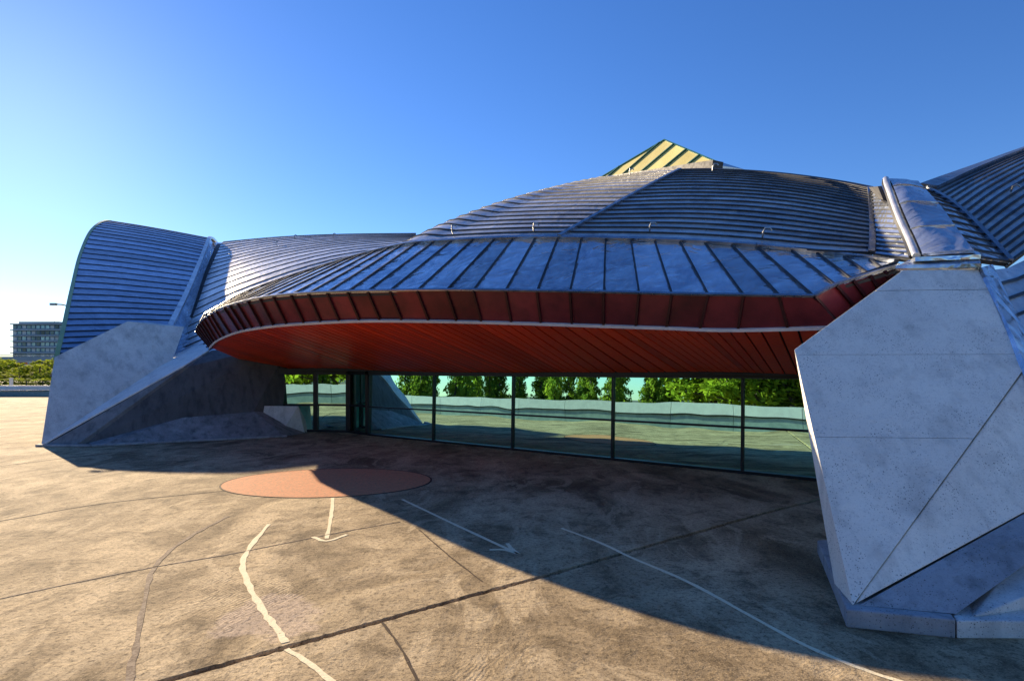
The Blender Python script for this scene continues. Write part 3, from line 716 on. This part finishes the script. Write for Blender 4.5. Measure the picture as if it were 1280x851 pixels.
# pour lines: the face is cast in three lifts, each a block of its own with an open joint between
back = Vector((0.9, 1.5, 0))
shape = [TL, TR, R1, tipR, L1, Lb, TL + back, TR + back, R1 + back * 0.6, Vector((5.2, 7.6, ZP)), L1 + Vector((.6, .6, 0)), Lb + Vector((1.2, 1.9, 0))]
full = hull(shape)
def cut(vf, z0, z1, inset=0.0):
    bm = bmesh.new(); vs_ = [bm.verts.new(v) for v in vf[0]]
    for f in vf[1]: bm.faces.new([vs_[i] for i in f])
    for z, up in ((z0, -1), (z1, 1)):
        if z is None: continue
        g = bmesh.ops.bisect_plane(bm, geom=bm.verts[:] + bm.edges[:] + bm.faces[:], plane_co=(0, 0, z), plane_no=(0, 0, up), clear_outer=True)
        e = [x for x in g['geom_cut'] if isinstance(x, bmesh.types.BMEdge)]
        bmesh.ops.edgeloop_fill(bm, edges=e)
    bm.verts.index_update()
    out = [v.co.copy() for v in bm.verts], [tuple(v.index for v in f.verts) for f in bm.faces]
    bm.free(); return out
zq = lambda y: plane_pt(tipR, TL, L1, 1130, y).z
za, zb, zc = zq(363), zq(443), zq(547)
gap = 0.003
for z0, z1 in ((None, zc - gap / 2), (zc + gap / 2, zb - gap / 2), (zb + gap / 2, za - gap), (za + gap, None)):
    obj('casting_lift', cut(full, z0, z1), M['conc'], br)
cen = sum(shape, Vector()) / len(shape)
core = [p + (cen - p) * 0.03 for p in shape]
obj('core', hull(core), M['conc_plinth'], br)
R2 = at(1450, 548, 6.0); cB = at(1195, 767, F * (EYE - ZP) / (767 - HZ)); R3 = at(1420, 606, 5.5)
obj('side_facet', hull([tipR + Vector((.02, .012, 0)), R1 + Vector((.012, .0, -.02)), R2, R2 + Vector((.3, 1, .3)), R1 + back * .5, Vector((4.2, 6.3, ZP)), plane_pt(tipR, R1, R2, 1280, 641)]), M['conc'], br)
obj('under_facet', hull([tipR + Vector((.06, .01, -.004)), cB, R3, plane_pt(tipR, R1, R2, 1280, 643) + Vector((0, .01, 0)), plane_pt(tipR, R1, R2, 1420, 566) + Vector((0, .02, 0)), Vector((4.3, 5.8, ZP)), R3 + Vector((0, .8, -.2))]), M['conc_plinth'], br)  # shade of the down-facing facet painted as darker concrete
ptip = [gp(1058, 784), gp(1196, 798), gp(1400, 800), gp(1043, 744)]
def prism(base, hgt, dz=0.0):
    n = len(base); V = [Vector((p.x, p.y, dz)) for p in base] + [Vector((p.x, p.y, dz + hgt)) for p in base]
    return V, [tuple(range(n))[::-1], tuple(range(n, 2 * n))] + [(k, (k + 1) % n, (k + 1) % n + n, k + n) for k in range(n)]
obj('plinth', prism([gp(1058, 784), gp(1194.5, 798), Vector((4.6, 6.8, 0)), Vector((3.55, 6.7, 0)), gp(1043, 744)], 0.150), M['conc_plinth'], br)
obj('plinth', prism([gp(1196, 798), gp(1420, 799), Vector((6.2, 6.0, 0)), Vector((4.6, 6.6, 0))], 0.143), M['conc2'], br)
obj('low_shoulder', hull([gp(1215, 772, .14), gp(1420, 742, .14), at(1420, 690, 5.0), at(1290, 728, 4.9), Vector((6, 6.2, .14)), Vector((4.8, 6.2, .14)), Vector((6, 6.2, .9))]), M['conc2'], br)

# ------------------------------------------------------------------ wing beyond the right buttress
wr = empty('hall_wing', Vector((7.5, 9.0, 0)), 'zinc clad wing with fanning seams and a capped valley above the pale buttress', 'building')
b1 = Surf([
    [(1091, 318, 9.77), (1108, 320, 9.5), (1125, 322, 9.15), (1143, 324, 8.8)],
    [(1092, 294, 10.45), (1106, 296, 10.1), (1119, 297, 9.8), (1133, 298, 9.5)],
    [(1091, 270, 11.25), (1100, 270, 10.85), (1110, 270, 10.45), (1121, 271, 10.1)],
    [(1090, 250, 12.05), (1097, 250, 11.6), (1104, 249, 11.15), (1111, 249, 10.7)],
    [(1088, 236, 12.85), (1093, 234, 12.3), (1098, 233, 11.75), (1104, 232, 11.2)]], (0, -0.7, 1))
bd = obj('valley_band', sheet(b1, 0, 1, 0, 1, 4, 8, 0.05, -0.04), M['under'], wr)
panels_v(b1, bd, M['zinc_skirt'], 'roof_panel', [i / 17 for i in range(18)], nu=6, rw=0.022, rh=0.022)
capS = Surf([
    [(1142, 324, 8.70), (1160, 322, 8.40), (1187, 320, 8.20), (1217, 319, 8.05)],
    [(1133, 296, 9.40), (1147, 292, 9.10), (1170, 291, 8.95), (1195, 290, 8.87)],
    [(1121, 268, 10.00), (1133, 262, 9.75), (1152, 262, 9.65), (1175, 263, 9.60)],
    [(1112, 243, 10.60), (1122, 238, 10.40), (1138, 238, 10.30), (1156, 242, 10.30)],
    [(1104, 229, 11.10), (1112, 227, 11.10), (1126, 227.5, 11.10), (1146, 230, 11.10)]], (0, -0.7, 1))
cp = obj('valley_cap', sheet(capS, 0, 1, 0, 1, 6, 16, 0.05, 0.02), M['under'], wr)
for j, (v0, v1) in enumerate(((0, .28), (.28, .55), (.55, .78), (.78, 1))):
    obj('cap_panel', merge([sheet(capS, 0.28, 1, v0, v1, 6, 6, 0.03, 0.06, 0.006), rib(capS, [(0.28 + .72 * k / 6, v0 + .004) for k in range(7)], .025, .02, .06)]), M['zinc_skirt'], cp, smooth=True)
obj('cap_roll', tube([capS.p(0.15, k / 24) + capS.n(.15, k / 24) * 0.06 for k in range(25)], 0.055, 10), M['zinc'], cp, smooth=True)
obj('cap_edge', rib(capS, [(0.0, k / 24) for k in range(25)], 0.05, 0.10, -0.02), M['seam'], cp)
b2 = Surf([
    [(1217, 320, 8.10), (1232, 323, 8.30), (1247, 325, 8.45), (1262, 327, 8.60)],
    [(1195, 291, 8.96), (1208, 294, 9.01), (1222, 297, 9.10), (1237, 300, 9.20)],
    [(1175, 264, 9.65), (1186, 266, 9.70), (1198, 269, 9.80), (1211, 273, 9.90)],
    [(1156, 243, 10.40), (1165, 245, 10.45), (1174, 248, 10.50), (1184, 251, 10.60)],
    [(1146, 231, 11.20), (1150, 232.5, 11.25), (1154, 234.5, 11.30), (1159, 237, 11.40)]], (0, -0.7, 1))
bd2 = obj('valley_band', sheet(b2, 0, 1, 0, 1, 4, 8, 0.05, -0.04), M['under'], wr)
panels_v(b2, bd2, M['zinc_skirt'], 'roof_panel', [i / 13 for i in range(14)], nu=5, rw=0.022, rh=0.022)
wf = Surf([
    [(1262, 328, 8.60), (1300, 300, 9.10), (1350, 262, 9.80), (1420, 220, 10.60)],
    [(1237, 300, 9.20), (1280, 268, 9.80), (1340, 228, 10.80), (1420, 192, 12.00)],
    [(1211, 273, 9.90), (1262, 236, 10.80), (1330, 200, 12.10), (1420, 168, 13.70)],
    [(1184, 251, 10.60), (1240, 218, 11.90), (1320, 182, 13.60), (1420, 150, 15.50)],
    [(1159, 237, 11.40), (1218, 213, 13.20), (1310, 178.5, 15.70), (1420, 143, 18.00)]], (-0.2, -0.6, 1))
fs = obj('shell', sheet(wf, 0, 1, 0, 1, 10, 8, 0.06, -0.05), M['under'], wr)
panels_v(wf, fs, M['zinc'], 'roof_panel', [i / 16 for i in range(17)], nu=14)
obj('fold_flashing', rib(wf, [(0.0, k / 30) for k in range(31)], 0.07, 0.06), M['zinc_dark'], wr)
obj('ridge_cap', rib(wf, [(k / 20, 1.0) for k in range(21)], 0.3, 0.1), M['zinc_dark'], wr)
pq, nq = wf.p(.33, .47), wf.n(.33, .47)
obj('roof_hook', tube([pq - nq * .02, pq + nq * .10, pq + nq * .13 + Vector((.06, 0, 0)), pq + nq * .09 + Vector((.13, 0, 0))], 0.016), M['steel'], fs)
lowS = Surf([
    [(1296, 470, 6.9), (1340, 450, 7.2), (1390, 425, 7.6), (1440, 400, 8)],
    [(1262, 398, 7.4), (1310, 378, 7.7), (1370, 352, 8.1), (1440, 325, 8.7)],
    [(1232, 338, 8), (1272, 330, 8.6), (1340, 285, 9.4), (1440, 235, 10.3)]], (-.3, -1, .6))
lw = obj('lower_skirt', sheet(lowS, 0, 1, 0, 1, 8, 6, 0.05, -0.05), M['under'], wr)
panels_v(lowS, lw, M['zinc'], 'roof_panel', [i / 6 for i in range(7)], nu=8)
obj('flashing', merge([bar(at(1120, 335, 8.25), at(1226, 333.5, 7.7), 0.25, 0.05), bar(at(1141, 325.5, 8.35), at(1222, 322.5, 8.1), 0.2, 0.06)]), M['zinc_skirt'], wr)
obj('apron', sheet(Surf([[(1120, 333.5, 8.3), (1170, 333, 8.0), (1227, 332, 7.75)], [(1136, 325, 8.5), (1180, 323.5, 8.3), (1224, 322, 8.15)]], (0, -.5, 1)), 0, 1, 0, 1, 6, 2, 0.04), M['zinc_skirt'], wr, smooth=True)
obj('side_flashing', sheet(Surf([[(1224, 336, 7.7), (1252, 398, 7.05), (1281, 463, 6.42), (1320, 545, 5.9)], [(1238, 332, 8.0), (1268, 395, 7.4), (1300, 460, 6.8), (1345, 540, 6.3)]], (.3, -1, .5)), 0, 1, 0, 1, 8, 1, 0.06, 0.03), M['zinc_skirt'], wr, smooth=True)

# ------------------------------------------------------------------ trees
def leaves(n, place, size, drop=0.0):
    V, Fc = [], []
    for _ in range(n):
        c, s = place(); s *= size
        a = Vector((random.gauss(0, 1), random.gauss(0, 1), random.gauss(0, 0.7) - drop)).normalized()
        b = a.orthogonal().normalized(); b = (Matrix.Rotation(random.uniform(0, 6.28), 3, a) @ b)
        k = len(V); V += [c - a * s, c + b * s * 0.5, c + a * s, c - b * s * 0.5]; Fc.append((k, k + 1, k + 2, k + 3))
    return V, Fc

def broad_crown(h, r, n):
    cl = [(Vector((random.gauss(0, r * .45), random.gauss(0, r * .45), h * random.uniform(.30, .92))), r * random.uniform(.28, .5)) for _ in range(16)]
    def place():
        c, q = random.choice(cl); d = Vector((random.gauss(0, 1), random.gauss(0, 1), random.gauss(0, .8))).normalized()
        return c + d * q * random.uniform(.55, 1.05), random.uniform(.6, 1.3)
    limbs = [tube([Vector((0, 0, h * .25)), c * .6 + Vector((0, 0, h * .1)), c], [.05 * h / 5, .03, .012], 5) for c, q in cl[:7]]
    return leaves(n, place, 0.16), limbs

def spruce_crown(h, r, n):
    limbs = []; sites = []
    for k in range(46):
        t = (k + .5) / 46; z = h * (.08 + .9 * t); L = r * (1 - t) ** .85 * random.uniform(.7, 1.15); a = random.uniform(0, 6.28)
        d = Vector((math.cos(a), math.sin(a), -.22)); p0 = Vector((0, 0, z))
        limbs.append(tube([p0, p0 + d * L * .5, p0 + d * L + Vector((0, 0, .08 * L))], [.02, .014, .006], 4)); sites.append((p0, d, L))
    def place():
        p0, d, L = random.choices(sites, [s[2] + .1 for s in sites])[0]; t = random.uniform(.15, 1.02)
        return p0 + d * L * t + Vector((random.gauss(0, .07), random.gauss(0, .07), random.gauss(-.04, .06))) * (1 + L), random.uniform(.6, 1.3)
    return leaves(n, place, 0.13, .3), limbs

PROTO = {}
def tree(kind, loc, h, r, rz, label, group, n=2600):
    key = (kind, random.randrange(3))
    if key not in PROTO:
        (lv, lf), limbs = (broad_crown if kind == 'leafy_tree' else spruce_crown)(5.0, 1.7 if kind == 'leafy_tree' else 1.25, n)
        trunk = merge([tube([Vector((0, 0, 0)), Vector((.04, .02, 1.6)), Vector((0, .03, 3.2)), Vector((.02, 0, 4.7))], [.14, .11, .07, .02], 8)] + limbs)
        ms = []
        for nm, vf, mt in (('trunk', trunk, M['bark']), ('crown', (lv, lf), M['leaf'] if kind == 'leafy_tree' else M['needle'])):
            me = bpy.data.meshes.new(nm); me.from_pydata([tuple(v) for v in vf[0]], [], vf[1]); me.update(); me.materials.append(mt); ms.append(me)
        PROTO[key] = ms
    root = empty(kind, loc, label, 'tree', group)
    root.rotation_euler.z = rz; root.scale = (r / 1.5, r / 1.5, h / 5.0)
    for nm, me in zip(('trunk', 'crown'), PROTO[key]):
        o = bpy.data.objects.new(nm, me); C.objects.link(o); o.parent = root
    return root

# trees beyond the parapet that the glass front mirrors
pd = Vector((-0.745, 0.667, 0)); pn = Vector((-0.667, -0.745, 0))
for k in range(72):
    s = -14 + (k % 36) * 1.5 + random.uniform(-.6, .6); off = random.uniform(4, 8) if k < 36 else random.uniform(10, 17)
    base = Vector((-8.5, -1.7, 0)) + pd * s + pn * off
    if s < 8: tree('leafy_tree', (base.x, base.y, -0.06), random.uniform(5.2, 7.4), random.uniform(1.8, 2.6), random.uniform(0, 6), 'leafy bright green tree beyond the terrace parapet', 'leafy trees beyond the parapet')
    else: tree('spruce_tree', (base.x, base.y, -0.06), random.uniform(4.2, 8.0), random.uniform(0.95, 1.35), random.uniform(0, 6), 'pointed spruce tree beyond the terrace parapet', 'spruces beyond the parapet')
# trees far behind the wing, below the tower block
for x, d, h, r in ((-6, 78, 5.2, 2.6), (12, 88, 4.0, 2.4), (24, 74, 3.0, 2.2), (38, 84, 3.4, 2.4), (50, 72, 4.2, 2.2), (60, 80, 5.2, 2.6), (-24, 90, 6.0, 3.0), (70, 86, 4.6, 2.4), (6, 66, 2.2, 2.0), (33, 64, 1.9, 2.0), (48, 66, 1.8, 1.9)):
    b = at(x, 465, d); tree('leafy_tree', (b.x, b.y, -0.06), h * .75, r, random.uniform(0, 6), 'leafy tree in front of the distant tower block', 'leafy trees below the tower block')

# ------------------------------------------------------------------ far tower block, bridge, sheds, bollard
D = 300.0
tw = empty('tower_block', at(48, 465, D).xy.to_3d(), 'distant glassy tower block with stacked balcony floors', 'building')
x0, x1 = at(14, 0, D).x, at(96, 0, D).x; zt = at(0, 405, D).z
nf = 9; fh = zt / nf
obj('wall', box(((x0 + x1) / 2, D + 9, zt / 2), (x1 - x0, 16, zt)), M['tower'], tw)
for k in range(nf + 1):
    sl = obj('floor_slab', box(((x0 + x1) / 2, D + 8.5, k * fh), (x1 - x0 + .8, 18, .5)), M['slab'], tw)
for k in range(nf):
    for c in range(14):
        wx = x0 + (c + .5) * (x1 - x0) / 14
        obj('window', box((wx, D + .9, (k + .52) * fh), ((x1 - x0) / 14 * .72, .3, fh * .55)), M['blind'] if random.random() < .33 else M['pane'], tw)
for c in (.52, .66, .76, .86):
    obj('antenna', tube([Vector((x0 + (x1 - x0) * c, D + 6, zt)), Vector((x0 + (x1 - x0) * c, D + 6, zt + random.uniform(2, 4)))], .12, 5), M['steel'], tw)
obj('rooftop', box((x0 + (x1 - x0) * .35, D + 9, zt + .9), ((x1 - x0) * .62, 12, 1.3)), M['slab'], tw)
bD = 130.0
bg_ = empty('road_bridge', at(20, 465, bD).xy.to_3d(), 'long pale road bridge passing in front of the tower block', 'bridge')
obj('deck', box((at(20, 0, bD).x, bD, at(0, 448.5, bD).z), (60, 5, 0.9)), M['slab'], bg_)
obj('guard_rail', box((at(20, 0, bD).x, bD - 2.4, at(0, 444.5, bD).z), (60, .12, .25)), M['steel'], bg_)
for x in (-30, 10, 58):
    b = at(x, 0, bD); obj('pier', box((b.x, bD, 2.3), (1.0, 3, 4.6)), M['slab'], bg_)
hut = empty('site_hut', at(27, 465, 100).xy.to_3d(), 'small brick red hut with white wall among the distant trees', 'hut')
hb = at(27, 465, 100)
obj('red_wall', box((hb.x, 100, 1.9), (.9, 1.4, 3.8)), M['brick'], hut); obj('white_wall', box((hb.x + 1.3, 100.3, 1.7), (1.6, 1.6, 3.4)), M['parapet'], hut)
obj('hut_roof', box((hb.x + .8, 100.1, 3.9), (3.0, 2.0, .16)), M['slab'], hut)
bp_ = gp(14, 493.5); bp_.y += 3
bo = empty('bollard', (bp_.x, 53.5, 0), 'white square bollard behind the low parapet', 'bollard')
bx = at(14, 0, 53.5).x
obj('post', box((bx, 53.5, .75), (.20, .20, 1.5)), M['parapet'], bo); obj('cap', box((bx, 53.5, 1.53), (.25, .25, .06)), M['parapet'], bo)
fx = empty('railing', at(20, 465, 56).xy.to_3d(), 'dark railing with thin posts between bollard and trees', 'fence')
for k in range(14):
    x = -52 + k * 1.6; obj('railing_post', box((x, 56, .6), (.06, .06, 1.2)), M['frame'], fx)
for z in (.45, .8, 1.15): obj('rail', box((-41.6, 56.05, z), (21, .04, .05)), M['frame'], fx)

# chipped, slightly rounded arrises on the cast concrete
for o in bpy.data.objects:
    if o.type == 'MESH' and o.data.materials and o.data.materials[0] and o.data.materials[0].name.startswith('concrete'):
        bv_ = o.modifiers.new('arris', 'BEVEL'); bv_.width = 0.003 if o.name.startswith('casting_lift') else 0.012; bv_.segments = 2; bv_.limit_method = 'ANGLE'; bv_.angle_limit = R(12)
